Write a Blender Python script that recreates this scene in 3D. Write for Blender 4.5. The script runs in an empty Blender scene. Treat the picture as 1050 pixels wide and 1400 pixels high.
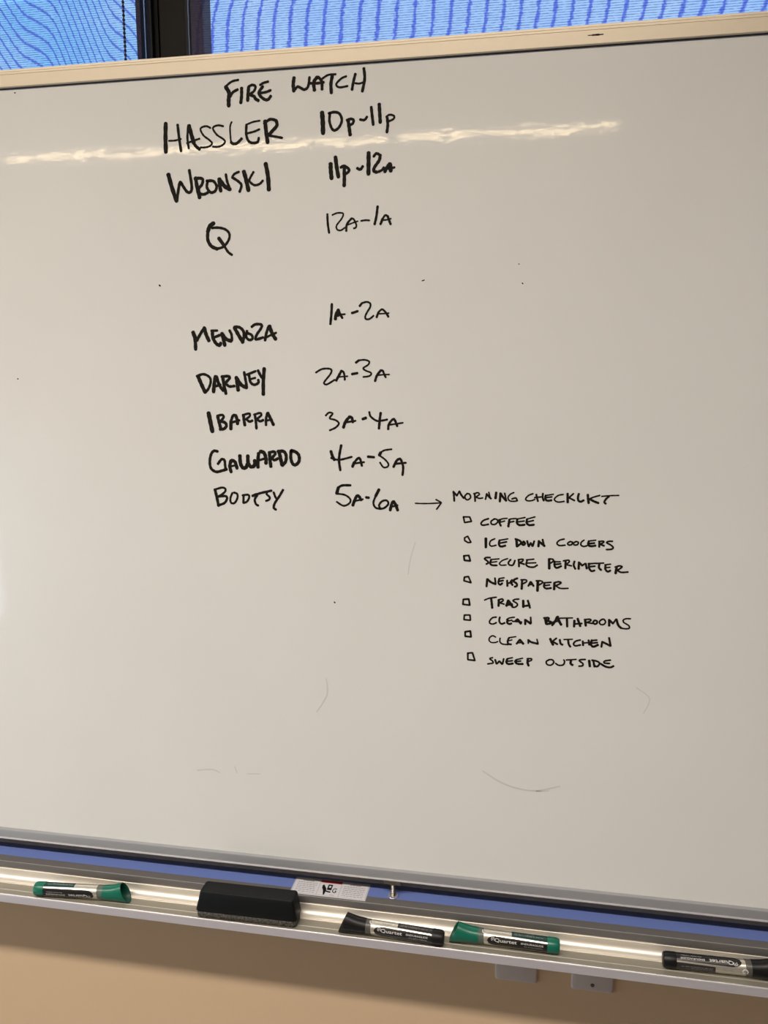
import bpy, bmesh, math, random
from mathutils import Vector, Matrix
random.seed(7)
S = bpy.context.scene
COL = S.collection
PI = math.pi

# ---------------------------------------------------------------- camera
cam_data = bpy.data.cameras.new('camera')
cam = bpy.data.objects.new('camera', cam_data); COL.objects.link(cam)
cam_data.sensor_fit = 'VERTICAL'; cam_data.sensor_height = 36.0
cam_data.lens = 1110.0 / 1400.0 * 36.0
cam_data.clip_start = 0.02
R3 = Matrix(((0.983574441463597, 0.18049766802706796, -0.0013820044731079962),
             (-0.027325977291846954, 0.15646514239332054, 0.987305398638579),
             (0.17842255761147127, -0.9710505913970848, 0.1588273902157714)))
# rows above are the world axes seen from the camera; the transpose is stored
cam.matrix_world = Matrix.Translation((0, -0.9, 1.5)) @ R3.transposed().to_4x4()
S.camera = cam

# ---------------------------------------------------------------- light and exposure
LAMP_NEAR, LAMP_FAR = 9.0, 27.0     # radiance of the ceiling diffusers
SKY = 1.25
S.view_settings.view_transform = 'Standard'; S.view_settings.look = 'None'
S.view_settings.gamma = 1.0; S.view_settings.use_curve_mapping = False
S.view_settings.exposure = 0.0
world = bpy.data.worlds.new('sky'); S.world = world; world.use_nodes = True
bgn = world.node_tree.nodes['Background']
bgn.inputs[0].default_value = (0.72, 0.86, 1.0, 1); bgn.inputs[1].default_value = SKY
# cool fill lamp added outside an unseen side window
pl = bpy.data.lights.new('daylight_fill', 'AREA'); pl.shape = 'RECTANGLE'; pl.size = 1.0; pl.size_y = 2.9
pl.energy = 24; pl.color = (0.80, 0.88, 1.0)
po = bpy.data.objects.new('daylight_fill', pl); COL.objects.link(po)
po.location = (-3.02, -1.8, 0.65); po.rotation_euler = (0, -PI/2, 0)

# louvred lamp above the camera: its light leaves in a limited downward beam
nl = bpy.data.lights.new('louvred_lamp', 'AREA'); nl.shape = 'RECTANGLE'; nl.size = 3.0; nl.size_y = .12
nl.spread = math.radians(138); nl.energy = 50; nl.color = (1.0, .93, .89)
no = bpy.data.objects.new('louvred_lamp', nl); COL.objects.link(no); no.location = (-1.0, -1.27, 2.635)

# ---------------------------------------------------------------- helpers
def tag(o, label=None, cat=None, group=None, kind=None):
    if label: o['label'] = label
    if cat: o['category'] = cat
    if group: o['group'] = group
    if kind: o['kind'] = kind
    return o
def empty(name, loc=(0, 0, 0)):
    o = bpy.data.objects.new(name, None); COL.objects.link(o); o.location = loc; o.empty_display_size = .05
    return o
def link(name, bm, mats, parent=None, smooth=None):
    me = bpy.data.meshes.new(name)
    bm.normal_update()
    if smooth is not None:
        for f in bm.faces: f.smooth = True
        for e in bm.edges:
            if len(e.link_faces) != 2 or e.calc_face_angle(0) > math.radians(smooth): e.smooth = False
    bm.to_mesh(me); bm.free()
    for m in (mats if isinstance(mats, (list, tuple)) else [mats]): me.materials.append(m)
    o = bpy.data.objects.new(name, me); COL.objects.link(o)
    if parent: o.parent = parent; o.matrix_parent_inverse = Matrix.Identity(4)
    return o
def box(bm, x0, x1, y0, y1, z0, z1, bev=0, mi=0):
    b2 = bmesh.new(); bmesh.ops.create_cube(b2, size=1)
    for v in b2.verts:
        v.co = Vector(((x0+x1)/2 + v.co.x*(x1-x0), (y0+y1)/2 + v.co.y*(y1-y0), (z0+z1)/2 + v.co.z*(z1-z0)))
    if bev: bmesh.ops.bevel(b2, geom=list(b2.edges), offset=bev, segments=2, affect='EDGES', profile=.6)
    merge(bm, b2, mi)
def merge(bm, b2, mi=0):
    mp = {}
    for v in b2.verts: mp[v] = bm.verts.new(v.co)
    for f in b2.faces:
        try:
            nf = bm.faces.new([mp[v] for v in f.verts]); nf.material_index = mi; nf.smooth = f.smooth
        except ValueError: pass
    b2.free()
def extrude_x(bm, prof, x0, x1, mi=0):          # prof: closed list of (Y, Z)
    a = [bm.verts.new((x0, y, z)) for y, z in prof]; b = [bm.verts.new((x1, y, z)) for y, z in prof]
    n = len(prof)
    fs = [bm.faces.new((a[i], a[(i+1) % n], b[(i+1) % n], b[i])) for i in range(n)]
    fs += [bm.faces.new(a[::-1]), bm.faces.new(b)]
    for f in fs: f.material_index = mi
    bmesh.ops.recalc_face_normals(bm, faces=fs)
def loft(bm, secs, n=28, cap0=True, cap1=True, mi=0):   # secs: (x, ry, rz, slant, dz) rings around local x
    rings = []
    for x, ry, rz, sl, dz in secs:
        rings.append([bm.verts.new((x + sl*math.sin(2*PI*k/n), -ry*math.cos(2*PI*k/n), dz + rz*math.sin(2*PI*k/n))) for k in range(n)])
    fs = []
    for a, b in zip(rings, rings[1:]):
        for k in range(n): fs.append(bm.faces.new((a[k], a[(k+1) % n], b[(k+1) % n], b[k])))
    if cap0: fs.append(bm.faces.new(rings[0][::-1]))
    if cap1: fs.append(bm.faces.new(rings[-1]))
    for f in fs: f.material_index = mi
    bmesh.ops.recalc_face_normals(bm, faces=fs)

# ---------------------------------------------------------------- materials
def mat(name, col=(.5, .5, .5), rough=.5, metal=0, spec=.5, coat=0, coat_r=.05):
    m = bpy.data.materials.new(name); m.use_nodes = True
    p = m.node_tree.nodes['Principled BSDF']
    p.inputs['Base Color'].default_value = (*col, 1); p.inputs['Roughness'].default_value = rough
    p.inputs['Metallic'].default_value = metal; p.inputs['Specular IOR Level'].default_value = spec
    p.inputs['Coat Weight'].default_value = coat; p.inputs['Coat Roughness'].default_value = coat_r
    return m
def N(m, t, **kw):
    n = m.node_tree.nodes.new(t)
    for k, v in kw.items(): setattr(n, k, v)
    return n
def P(m): return m.node_tree.nodes['Principled BSDF']
def L(m, a, b): m.node_tree.links.new(a, b)
def obj_coord(m, scale=(1, 1, 1)):
    t = N(m, 'ShaderNodeTexCoord'); mp = N(m, 'ShaderNodeMapping'); mp.inputs['Scale'].default_value = scale
    L(m, t.outputs['Object'], mp.inputs[0]); return mp.outputs[0]
def noise(m, vec, scale, detail=3, rough=.5):
    n = N(m, 'ShaderNodeTexNoise'); n.inputs['Scale'].default_value = scale
    n.inputs['Detail'].default_value = detail; n.inputs['Roughness'].default_value = rough
    L(m, vec, n.inputs['Vector']); return n.outputs['Fac']
def ramp(m, fac, stops):
    r = N(m, 'ShaderNodeValToRGB'); e = r.color_ramp.elements
    while len(e) < len(stops): e.new(.5)
    for i, (p_, c) in enumerate(stops): e[i].position = p_; e[i].color = (*c, 1)
    L(m, fac, r.inputs[0]); return r.outputs[0]
def bump(m, h, strength, dist, target='Normal'):
    b = N(m, 'ShaderNodeBump'); b.inputs['Strength'].default_value = strength; b.inputs['Distance'].default_value = dist
    L(m, h, b.inputs['Height']); L(m, b.outputs[0], P(m).inputs[target]); return b

M = {}
# enamelled board face: soft white base under a glossy, faintly rippled coat
m = M['board'] = mat('board_enamel', (.80, .785, .76), .27, 0, .55, .9, .042)
v = obj_coord(m)
L(m, ramp(m, noise(m, v, 3.0, 4), [(.3, (.757, .764, .735)), (.7, (.803, .808, .780))]), P(m).inputs['Base Color'])
va = obj_coord(m, (1.0, 1.0, 1.3))
n1 = noise(m, va, 23, 3.5, .6)
bump(m, n1, .19, .0006, 'Coat Normal')
M['ink'] = mat('marker_ink', (.012, .010, .008), .65, 0, .12)
m = M['ink']; L(m, ramp(m, noise(m, obj_coord(m), 260, 2), [(.3, (.005, .004, .003)), (.75, (.018, .014, .010))]), P(m).inputs['Base Color'])
M['smear'] = mat('rubbed_ink', (.60, .60, .59), .5, 0, .3)
m = M['alu'] = mat('satin_aluminium', (.62, .61, .60), .30, .9)
v = obj_coord(m, (3, 300, 300)); L(m, ramp(m, noise(m, v, 6, 3), [(.3, (.47, .46, .44)), (.7, (.52, .51, .49))]), P(m).inputs['Base Color'])
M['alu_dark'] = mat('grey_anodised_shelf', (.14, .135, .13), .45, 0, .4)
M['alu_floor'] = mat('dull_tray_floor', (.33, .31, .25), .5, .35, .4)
M['alu_cove'] = mat('cove_painted_highlight', (.80, .76, .68), .42, .6)  # lamp highlight in the cove widened by a lighter colour
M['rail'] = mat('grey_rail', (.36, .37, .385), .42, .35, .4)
M['alu_lip'] = mat('lip_ridge_highlight', (.62, .61, .64), .35, .5)  # lip, ridge, groove and bead highlights put into the colour
m = M['frame'] = mat('ceiling_tinted_frame', (.80, .70, .54), .38, .25, .5)  # warm ceiling reflection put into the aluminium frame's colour
m = M['shelf_glow'] = mat('painted_blue_glow', (.15, .215, .52), .4, 0, .5)  # blue window light on the shelf, held as a colour
m = M['shelf_glow_pale'] = mat('painted_pale_glow', (.78, .83, .93), .4, 0, .5)  # paler back part of the same painted window light
M['joint_shadow'] = mat('painted_joint_shadow', (.035, .035, .06), .6)  # thin shadow between frame and board, as a dark colour
m = M['wall'] = mat('painted_wall', (.64, .47, .30), .75, 0, .3)
v = obj_coord(m); bump(m, noise(m, v, 240, 3), .15, .0008)
M['wall_room'] = mat('room_wall_paint', (.46, .40, .32), .8, 0, .3)
m = M['ceiling'] = mat('ceiling_tile', (.62, .49, .32), .9, 0, .2)
m = M['carpet'] = mat('carpet', (.42, .37, .36), .95, 0, .1)
v = obj_coord(m); L(m, ramp(m, noise(m, v, 90, 3), [(.3, (.20, .18, .19)), (.7, (.28, .26, .27))]), P(m).inputs['Base Color'])
M['trimw'] = mat('white_trim', (.75, .73, .70), .5)
M['mullion'] = mat('dark_bronze_frame', (.014, .012, .009), .65, 0, .25)
M['stile'] = mat('blue_black_frame', (.007, .008, .014), .5, 0, .25)
M['lamp_frame'] = mat('lamp_frame', (.8, .8, .8), .4)
M['plate'] = mat('wall_plate_plastic', (.56, .50, .47), .5)
M['steel'] = mat('screw_steel', (.55, .53, .48), .28, 1)
M['screw_dark'] = mat('dark_bracket_metal', (.13, .12, .10), .45, .6)
M['black_plastic'] = mat('black_plastic', (.007, .007, .008), .4, 0, .3)
m = M['eraser_top'] = mat('black_eraser_shell', (.004, .0055, .006), .5, 0, .2)
v = obj_coord(m); bump(m, noise(m, v, 1500, 2), .2, .0003)
m = M['felt'] = mat('grey_felt', (.12, .115, .10), .95, 0, .1)
v = obj_coord(m, (1, 1, 1.0)); L(m, ramp(m, noise(m, v, 420, 4, .7), [(.35, (.035, .033, .03)), (.7, (.20, .19, .165))]), P(m).inputs['Base Color'])
bump(m, noise(m, v, 700, 3), .8, .002)
M['green'] = mat('green_plastic', (.004, .135, .085), .30, 0, .5)
M['green_in'] = mat('green_plastic_inside', (.003, .07, .045), .5)
M['collar_k'] = mat('grey_collar', (.085, .080, .07), .35)
M['collar_g'] = mat('grey_green_collar', (.10, .12, .10), .35)
M['silver'] = mat('silver_label', (.72, .69, .60), .30, .75)
M['print_black'] = mat('label_black', (.009, .009, .010), .32)
M['print_white'] = mat('label_white', (.62, .61, .58), .45)
M['window_k'] = mat('ink_window_black', (.03, .028, .028), .25)
M['window_g'] = mat('ink_window_green', (.012, .05, .045), .25)
M['print_grey'] = mat('label_grey', (.30, .29, .28), .4)
M['paper'] = mat('sticker_paper', (.70, .70, .74), .45)
M['red'] = mat('sticker_red', (.42, .035, .04), .45)
M['clear_ring'] = mat('grey_blue_washer', (.35, .38, .48), .2, .3)

for k_, s_ in (('near', LAMP_NEAR), ('far', LAMP_FAR)):
    m = M['diffuser_'+k_] = bpy.data.materials.new('lamp_diffuser_'+k_); m.use_nodes = True
    nt = m.node_tree; nt.nodes.remove(nt.nodes['Principled BSDF'])
    em = nt.nodes.new('ShaderNodeEmission'); em.inputs[0].default_value = (1.0, .76, .44, 1); em.inputs[1].default_value = s_
    L(m, em.outputs[0], nt.nodes['Material Output'].inputs[0])

m = M['glass'] = bpy.data.materials.new('window_glass'); m.use_nodes = True
nt = m.node_tree; nt.nodes.remove(nt.nodes['Principled BSDF'])
tr = nt.nodes.new('ShaderNodeBsdfTransparent'); tr.inputs[0].default_value = (.9, .95, .95, 1)
gl = nt.nodes.new('ShaderNodeBsdfGlossy'); gl.inputs['Roughness'].default_value = .02
mx = nt.nodes.new('ShaderNodeMixShader'); mx.inputs[0].default_value = .06
L(m, tr.outputs[0], mx.inputs[1]); L(m, gl.outputs[0], mx.inputs[2]); L(m, mx.outputs[0], nt.nodes['Material Output'].inputs[0])

# woven blue shade cloth; the mesh carries a 'phase' attribute whose whole numbers are the darker weave ripples
def shade_mat(name, light, light2, dark):
    m = bpy.data.materials.new(name); m.use_nodes = True; nt = m.node_tree
    nt.nodes.remove(nt.nodes['Principled BSDF'])
    at = N(m, 'ShaderNodeAttribute', attribute_name='phase')
    t = N(m, 'ShaderNodeTexCoord')
    nz = N(m, 'ShaderNodeTexNoise'); nz.inputs['Scale'].default_value = 260; L(m, t.outputs['Object'], nz.inputs['Vector'])
    ad = N(m, 'ShaderNodeMath', operation='MULTIPLY_ADD'); L(m, nz.outputs['Fac'], ad.inputs[0]); ad.inputs[1].default_value = .34; L(m, at.outputs['Fac'], ad.inputs[2])
    fr = N(m, 'ShaderNodeMath', operation='PINGPONG'); L(m, ad.outputs[0], fr.inputs[0]); fr.inputs[1].default_value = .5
    rp = ramp(m, fr.outputs[0], [(.0, (.1, .1, .1)), (.06, (.22, .22, .22)), (.15, (.93, .93, .93)), (1, (1, 1, 1))])
    # cloth rows: thin dark dashes running across
    mp = N(m, 'ShaderNodeMapping'); mp.inputs['Scale'].default_value = (1, 1, 1); L(m, t.outputs['Object'], mp.inputs[0])
    wv = N(m, 'ShaderNodeTexWave', wave_type='BANDS', bands_direction='Z'); wv.inputs['Scale'].default_value = 125; wv.inputs['Distortion'].default_value = .6
    wv.inputs['Detail'].default_value = 1; wv.inputs['Detail Scale'].default_value = 3
    L(m, mp.outputs[0], wv.inputs['Vector'])
    m2 = N(m, 'ShaderNodeMapping'); m2.inputs['Scale'].default_value = (150, 1, 420); L(m, t.outputs['Object'], m2.inputs[0])
    n2 = N(m, 'ShaderNodeTexNoise'); n2.inputs['Scale'].default_value = 1.0; n2.inputs['Detail'].default_value = 2; L(m, m2.outputs[0], n2.inputs['Vector'])
    mu = N(m, 'ShaderNodeMath', operation='MULTIPLY'); L(m, wv.outputs['Fac'], mu.inputs[0]); L(m, n2.outputs['Fac'], mu.inputs[1])
    rows = ramp(m, mu.outputs[0], [(.0, (1, 1, 1)), (.22, (1, 1, 1)), (.50, (.42, .46, .62)), (1, (.3, .34, .5))])
    n3 = N(m, 'ShaderNodeTexNoise'); n3.inputs['Scale'].default_value = 7; L(m, t.outputs['Object'], n3.inputs['Vector'])
    lt = ramp(m, n3.outputs['Fac'], [(.35, light), (.65, light2)])
    mc = N(m, 'ShaderNodeMix', data_type='RGBA'); L(m, rp, mc.inputs[0]); mc.inputs[6].default_value = (*dark, 1); L(m, lt, mc.inputs[7])
    ml = N(m, 'ShaderNodeMix', data_type='RGBA', blend_type='MULTIPLY'); ml.inputs[0].default_value = 1; L(m, mc.outputs[2], ml.inputs[6]); L(m, rows, ml.inputs[7])
    tl = N(m, 'ShaderNodeBsdfTransparent'); L(m, ml.outputs[2], tl.inputs[0])      # open weave: the sky shows through, tinted
    df = N(m, 'ShaderNodeBsdfDiffuse'); df.inputs[0].default_value = (.055, .045, .07, 1)
    ax = N(m, 'ShaderNodeAddShader'); L(m, tl.outputs[0], ax.inputs[0]); L(m, df.outputs[0], ax.inputs[1])
    L(m, ax.outputs[0], nt.nodes['Material Output'].inputs[0])
    return m
M['shade_l'] = shade_mat('woven_shade_left', (.30, .60, .93), (.52, .70, .95), (.07, .14, .66))
M['shade_r'] = shade_mat('woven_shade_right', (.50, .66, .96), (.62, .74, .96), (.07, .13, .74))

# ---------------------------------------------------------------- the room
CEIL = 2.65
X0, X1, YB, YW = -2.9, 3.6, -6.2, .045
def struct(name, bm, m_, parent=None, smooth=None):
    o = link(name, bm, m_, parent, smooth)
    if not parent: o['kind'] = 'structure'
    return o
bm = bmesh.new(); box(bm, X0-.2, X1+.2, YB-.2, .5, -.12, 0); struct('floor', bm, M['carpet'])
bm = bmesh.new(); box(bm, X0-.2, X1+.2, YB-.2, .5, CEIL, CEIL+.15); struct('ceiling', bm, M['ceiling'])
bm = bmesh.new(); box(bm, X0-.2, X1+.2, YB-.2, YB, 0, CEIL); struct('wall_back', bm, M['wall_room'])
bm = bmesh.new(); box(bm, X1, X1+.2, YB, .25, 0, CEIL); struct('wall_right', bm, M['wall_room'])
bm = bmesh.new()                                                   # left wall with the added, unseen fill window
WY0, WY1, WZ0, WZ1 = -3.3, -.3, .10, 1.20
box(bm, X0-.2, X0, YB, .25, 0, WZ0); box(bm, X0-.2, X0, YB, .25, WZ1, CEIL)
box(bm, X0-.2, X0, YB, WY0, WZ0, WZ1); box(bm, X0-.2, X0, WY1, .25, WZ0, WZ1)
struct('wall_left', bm, M['wall_room'])
WT = 1.62                                                          # sill of the windows behind the board
bm = bmesh.new()
box(bm, X0, X1, YW, .25, 0, WT); box(bm, X0, X1, YW, .25, 2.5, CEIL)
box(bm, X0, -2.0, YW, .25, WT, 2.5); box(bm, 1.6, X1, YW, .25, WT, 2.5)
struct('wall_front', bm, M['wall'])
for nm, a in (('baseboard_front', (X0, X1, YW-.012, YW, 0, .1)), ('baseboard_back', (X0, X1, YB, YB+.012, 0, .1)),
              ('baseboard_right', (X1-.012, X1, YB+.012, YW-.012, 0, .1)), ('baseboard_left', (X0, X0+.012, YB+.012, YW-.012, 0, .1))):
    bm = bmesh.new(); box(bm, *a, bev=.003); struct(nm, bm, M['trimw'])
# post between the two front windows: stepped bronze channel
bm = bmesh.new()
extrude = [(-.4645, .096), (-.4645, .14), (-.4235, .14), (-.4235, .092), (-.4560, .092), (-.4560, .104), (-.4600, .104), (-.4600, .096)]
a = [bm.verts.new((x, y, WT)) for x, y in extrude]; b = [bm.verts.new((x, y, 2.5)) for x, y in extrude]; n = len(a)
for i in range(n): bm.faces.new((a[i], a[(i+1) % n], b[(i+1) % n], b[i]))
bm.faces.new(a); bm.faces.new(b); bmesh.ops.recalc_face_normals(bm, faces=bm.faces[:])
struct('trim_1', bm, M['mullion'])
def window(name, x0, x1, ls, rs):
    bm = bmesh.new()
    box(bm, x0, x0+ls, .088, .115, WT, 2.5, .002); box(bm, x1-rs, x1, .088, .115, WT, 2.5, .002)
    box(bm, x0+ls, x1-rs, .088, .115, WT, WT+.04, .002); box(bm, x0+ls, x1-rs, .088, .115, 2.46, 2.5, .002)
    w = struct(name, bm, M['stile'])
    bm = bmesh.new(); box(bm, x0+ls-.004, x1-rs+.004, .101, .105, WT+.036, 2.464); link('window_pane', bm, M['glass'], w)
    return w
w1 = window('window_1', -2.0, -.4645, .05, .0205)
bm = bmesh.new(); box(bm, -.4735, -.4722, .0868, .090, WT, 2.5); link('window_bead', bm, mat('bead_steel', (.30, .36, .50), .3, .6), w1)
w2 = window('window_2', -.4235, 1.6, .0240, .05)
bm = bmesh.new(); box(bm, -.4175, -.4160, .0865, .090, WT, 2.5); link('window_bead', bm, mat('bead_blue', (.04, .06, .12), .3, .6), w2)
bm = bmesh.new()
for y in (WY0, WY1-.06, (WY0+WY1)/2-.03): box(bm, X0-.12, X0-.06, y, y+.06, WZ0, WZ1)
for z in (WZ0, WZ1-.06): box(bm, X0-.12, X0-.06, WY0, WY1, z, z+.06)
w3 = struct('fill_window', bm, M['mullion'])  # unseen window, put in low for cool light on the board
bm = bmesh.new(); box(bm, X0-.092, X0-.088, WY0+.05, WY1-.05, WZ0+.05, WZ1-.05); link('window_pane', bm, M['glass'], w3)

# ceiling lights: three recessed linear lamps
def ceiling_light(x0, x1, y, label, w=.062, kind='near'):
    t = empty('ceiling_light', ((x0+x1)/2, y, CEIL)); cx = (x0+x1)/2; hl = (x1-x0)/2
    bm = bmesh.new()
    for a in ((-hl-.02, hl+.02, -w-.02, -w, -.012, 0), (-hl-.02, hl+.02, w, w+.02, -.012, 0), (-hl-.02, -hl, -w, w, -.012, 0), (hl, hl+.02, -w, w, -.012, 0)): box(bm, *a)
    link('lamp_frame', bm, M['lamp_frame'], t)
    bm = bmesh.new(); box(bm, -hl, hl, -w, w, -.006, -.001); link('lamp_diffuser', bm, M['diffuser_'+kind], t)
    return tag(t, label, 'light')
ceiling_light(-2.74, -.73, -3.13, 'long recessed ceiling light, left one of the far row, whose streak shines in the board', .030, 'far')
ceiling_light(-.67, .34, -3.13, 'shorter recessed ceiling light ending the far row, reflected upper right in the board', .030, 'far')
ceiling_light(-2.5, .5, -1.27, 'long recessed ceiling light nearest the whiteboard, above the camera')

# ---------------------------------------------------------------- roller shades
def roller_shade(x0, x1, phase, m_, label, chain_x=None):
    root = empty('roller_shade', ((x0+x1)/2, .07, 2.47))
    ox, oz = (x0+x1)/2, 2.47
    nx, nz = int((x1-x0)/.008), 105; zb = 1.66
    bm = bmesh.new(); lay = bm.verts.layers.float.new('phase'); rows = []
    for j in range(nz+1):
        z = zb + (2.45-zb)*j/nz; r = []
        for i in range(nx+1):
            x = x0 + (x1-x0)*i/nx; vv = bm.verts.new((x-ox, 0, z-oz)); vv[lay] = phase(x, z); r.append(vv)
        rows.append(r)
    for j in range(nz):
        for i in range(nx): bm.faces.new((rows[j][i], rows[j][i+1], rows[j+1][i+1], rows[j+1][i]))
    link('shade_fabric', bm, m_, root, 180)
    bm = bmesh.new(); loft(bm, [(x0-ox, .022, .022, 0, 0), (x1-ox, .022, .022, 0, 0)], 20); link('roller_tube', bm, M['trimw'], root)
    bm = bmesh.new(); box(bm, x0-ox, x1-ox, -.006, .006, zb-oz-.024, zb-oz, .002); link('hem_bar', bm, M['stile'], root)
    if chain_x is not None:
        bm = bmesh.new(); z = 2.40
        while z > 1.70:
            b2 = bmesh.new(); bmesh.ops.create_icosphere(b2, subdivisions=1, radius=.0019)
            for v_ in b2.verts: v_.co += Vector((chain_x-ox, -.008, z-oz))
            merge(bm, b2); z -= .0048
        box(bm, chain_x-ox-.0007, chain_x-ox+.0007, -.0087, -.0073, 1.70-oz, 2.44-oz)
        o = link('bead_chain', bm, mat('navy_bead', (.012, .012, .05), .4), root); o['kind'] = 'stuff'
    return tag(root, label, 'shade')
G = [(-400, -700), (0, -180), (180, 60), (280, 105), (390, 165), (450, 265), (800, 980), (850, 1040), (930, 1085), (1000, 1150), (1100, 1300)]
def lerp_tab(t, x):
    if x <= t[0][0]: return t[0][1] + (x-t[0][0])*(t[1][1]-t[0][1])/(t[1][0]-t[0][0])
    for (a, b), (c, d) in zip(t, t[1:]):
        if x <= c:
            return b + (d-b)*(x-a)/(c-a)
    return t[-1][1] + (x-t[-1][0])*1.3
def phase_left(x, z):
    px = (x+.6512)/.00094*5.25
    py = (1.9577 - .0749*(x+.6512) - z)/.00082*5.25
    qx = px + .14*py
    s = sum(lerp_tab(G, qx+d) for d in (-40, -20, 0, 20, 40))/5
    return (py - s)/96 + .35
def phase_right(x, z):
    px = (x+.3825)/.00083; py = (1.9366 - .0675*(x+.3825) - z)/.00082
    return (px + .22*py + 3.0*math.sin(py/17 + px/160) + 5*math.sin(px/75)+.004*px)/23.2 + .25
roller_shade(-1.96, -.470, phase_left, M['shade_l'], 'blue backlit woven roller shade left of the dark window post, with bead chain', -.4870)
roller_shade(-.4066, 1.56, phase_right, M['shade_r'], 'blue backlit woven roller shade right of the dark window post')

# ---------------------------------------------------------------- whiteboard
BX0, BX1 = -1.0, .84
board = tag(empty('whiteboard', (0, 0, .90)), 'wall mounted whiteboard with handwritten duty list and a full-width aluminium marker tray', 'whiteboard')
OB = Vector((0, 0, -.90))
def bpart(name, bm, m_, parent=None, smooth=None):
    bmesh.ops.translate(bm, verts=bm.verts[:], vec=OB)
    return link(name, bm, m_, parent or board, smooth)
bm = bmesh.new(); box(bm, BX0, BX1, 0, .012, .900, 1.842); bpart('board_surface', bm, M['board'])
# top frame rail: flat face, painted joint shadow, two fine grooves near the top edge
bm = bmesh.new()
extrude_x(bm, [(.012, 1.8312), (-.0030, 1.8312), (-.0040, 1.8320), (-.0042, 1.8440), (-.0037, 1.8443), (-.0037, 1.8447), (-.0043, 1.8450),
               (-.0043, 1.8466), (-.0038, 1.8469), (-.0038, 1.8473), (-.0042, 1.8476), (-.0038, 1.8497), (-.0028, 1.8503), (.045, 1.8503), (.045, 1.842), (.012, 1.842)], BX0-.01, BX1+.01)
bpart('frame_rail', bm, M['frame'], smooth=30)
bm = bmesh.new(); extrude_x(bm, [(0.002, 1.8300), (-.0011, 1.8300), (-.0013, 1.8312), (.002, 1.8312)], BX0, BX1); bpart('joint_shadow_strip', bm, M['joint_shadow'])
# bottom rail with a small bottom bead, its caught light put into the colour
bm = bmesh.new()
extrude_x(bm, [(.014, .9100), (-.0012, .9103), (-.0034, .9090), (-.0040, .9075), (-.0036, .9000), (-.0038, .8985), (-.0050, .8980), (-.0054, .8972), (-.0050, .8965), (-.0035, .8962), (.012, .8962), (.014, .8975)], BX0-.01, BX1+.01)

for f in bm.faces:
    c = f.calc_center_median()
    if c.z < .8986 and c.y < -.003: f.material_index = 1
bpart('frame_rail', bm, [M['rail'], M['alu_lip']], smooth=25)
for xx in (BX0-.010, BX1):
    bm = bmesh.new(); box(bm, xx, xx+.010, -.004, .045, .897, 1.850, .002); bpart('side_rail', bm, M['frame'])
# mark on the top frame
bm = bmesh.new()
TX, TZ = .0505, 1.8398
for dx, w, h in ((-.006, .004, .0006), (-.002, .004, .0013), (.0015, .003, .0016), (.005, .004, .0008)):
    box(bm, TX+dx-w/2, TX+dx+w/2, -.0045, -.0041, TZ-h/2, TZ+h/2)
bpart('dark_scuff', bm, M['ink'])

# tray
tray_prof = [(.045, .874), (-.0192, .874), (-.0194, .8746), (-.0203, .8747), (-.0207, .8741), (-.0209, .8668), (-.0206, .8660), (-.0206, .8652), (-.0211, .8645)]
for k in range(9):
    a = PI/2*k/8
    tray_prof.append((-.0212 - .0088*(1-math.cos(a)), .8630 - .0100*math.sin(a)))
tray_prof += [(-.0340, .8530), (-.0452, .8530), (-.0456, .85335), (-.0462, .85335), (-.0466, .8530), (-.0560, .8530), (-.0570, .8536), (-.0576, .8556), (-.0583, .8564), (-.0593, .8563), (-.0600, .8556), (-.0604, .8543), (-.0607, .8458), (-.0600, .8452),
              (-.0590, .8455), (-.0588, .8510), (-.0290, .8510), (-.0200, .8560), (-.0180, .8620), (-.0180, .8720), (.045, .8720)]
bm = bmesh.new(); extrude_x(bm, tray_prof, BX0, BX1); 
bm.normal_update()
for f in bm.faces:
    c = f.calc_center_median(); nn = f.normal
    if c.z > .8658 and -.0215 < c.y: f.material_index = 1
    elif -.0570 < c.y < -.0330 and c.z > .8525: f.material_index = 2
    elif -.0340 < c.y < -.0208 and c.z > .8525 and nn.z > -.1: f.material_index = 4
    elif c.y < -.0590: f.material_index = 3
    if -.0205 < c.y < -.0191 and c.z > .8739 or -.0463 < c.y < -.0455 and c.z > .8529: f.material_index = 3  # thin ridge and groove highlights painted by material
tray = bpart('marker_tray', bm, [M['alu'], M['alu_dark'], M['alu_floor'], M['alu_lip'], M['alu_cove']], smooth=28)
bm = bmesh.new(); box(bm, BX0, BX1, -.0065, .0205, .8740, .8743); bpart('glow_strip', bm, M['shelf_glow'], tray)  # window glow on the shelf, laid on as a blue strip
bm = bmesh.new(); box(bm, BX0, BX1, .0205, .0400, .8740, .8742); tag(bpart('glow_strip', bm, M['shelf_glow_pale'], tray), 'paler grey-blue strip of painted window light along the back')
# bracket and screw
SX = -.1545
bm = bmesh.new(); box(bm, SX-.0105, SX+.0105, -.0052, .008, .8915, .8964, .0006); bpart('bracket', bm, M['screw_dark'], tray)
def lathe(bm, prof, cx, cy, n=20):
    rings = [[bm.verts.new((cx + r*math.cos(2*PI*k/n), cy + r*math.sin(2*PI*k/n), z)) for k in range(n)] for r, z in prof]
    for a, b in zip(rings, rings[1:]):
        for k in range(n): bm.faces.new((a[k], a[(k+1) % n], b[(k+1) % n], b[k]))
    bm.faces.new(rings[0][::-1]); bm.faces.new(rings[-1])
    bmesh.ops.recalc_face_normals(bm, faces=bm.faces[:])
bm = bmesh.new(); pr = []; z = .8743
while z < .8925: pr += [(.0021, z), (.0030, z+.0011)]; z += .0023
lathe(bm, pr, SX, -.001); bpart('screw', bm, M['steel'], tray)
bm = bmesh.new(); lathe(bm, [(.0068, .8743), (.0070, .8750), (.0064, .8757), (.0045, .8756), (.0030, .8752)], SX, -.001, 28); bpart('washer', bm, M['clear_ring'], tray, smooth=40)

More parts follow.
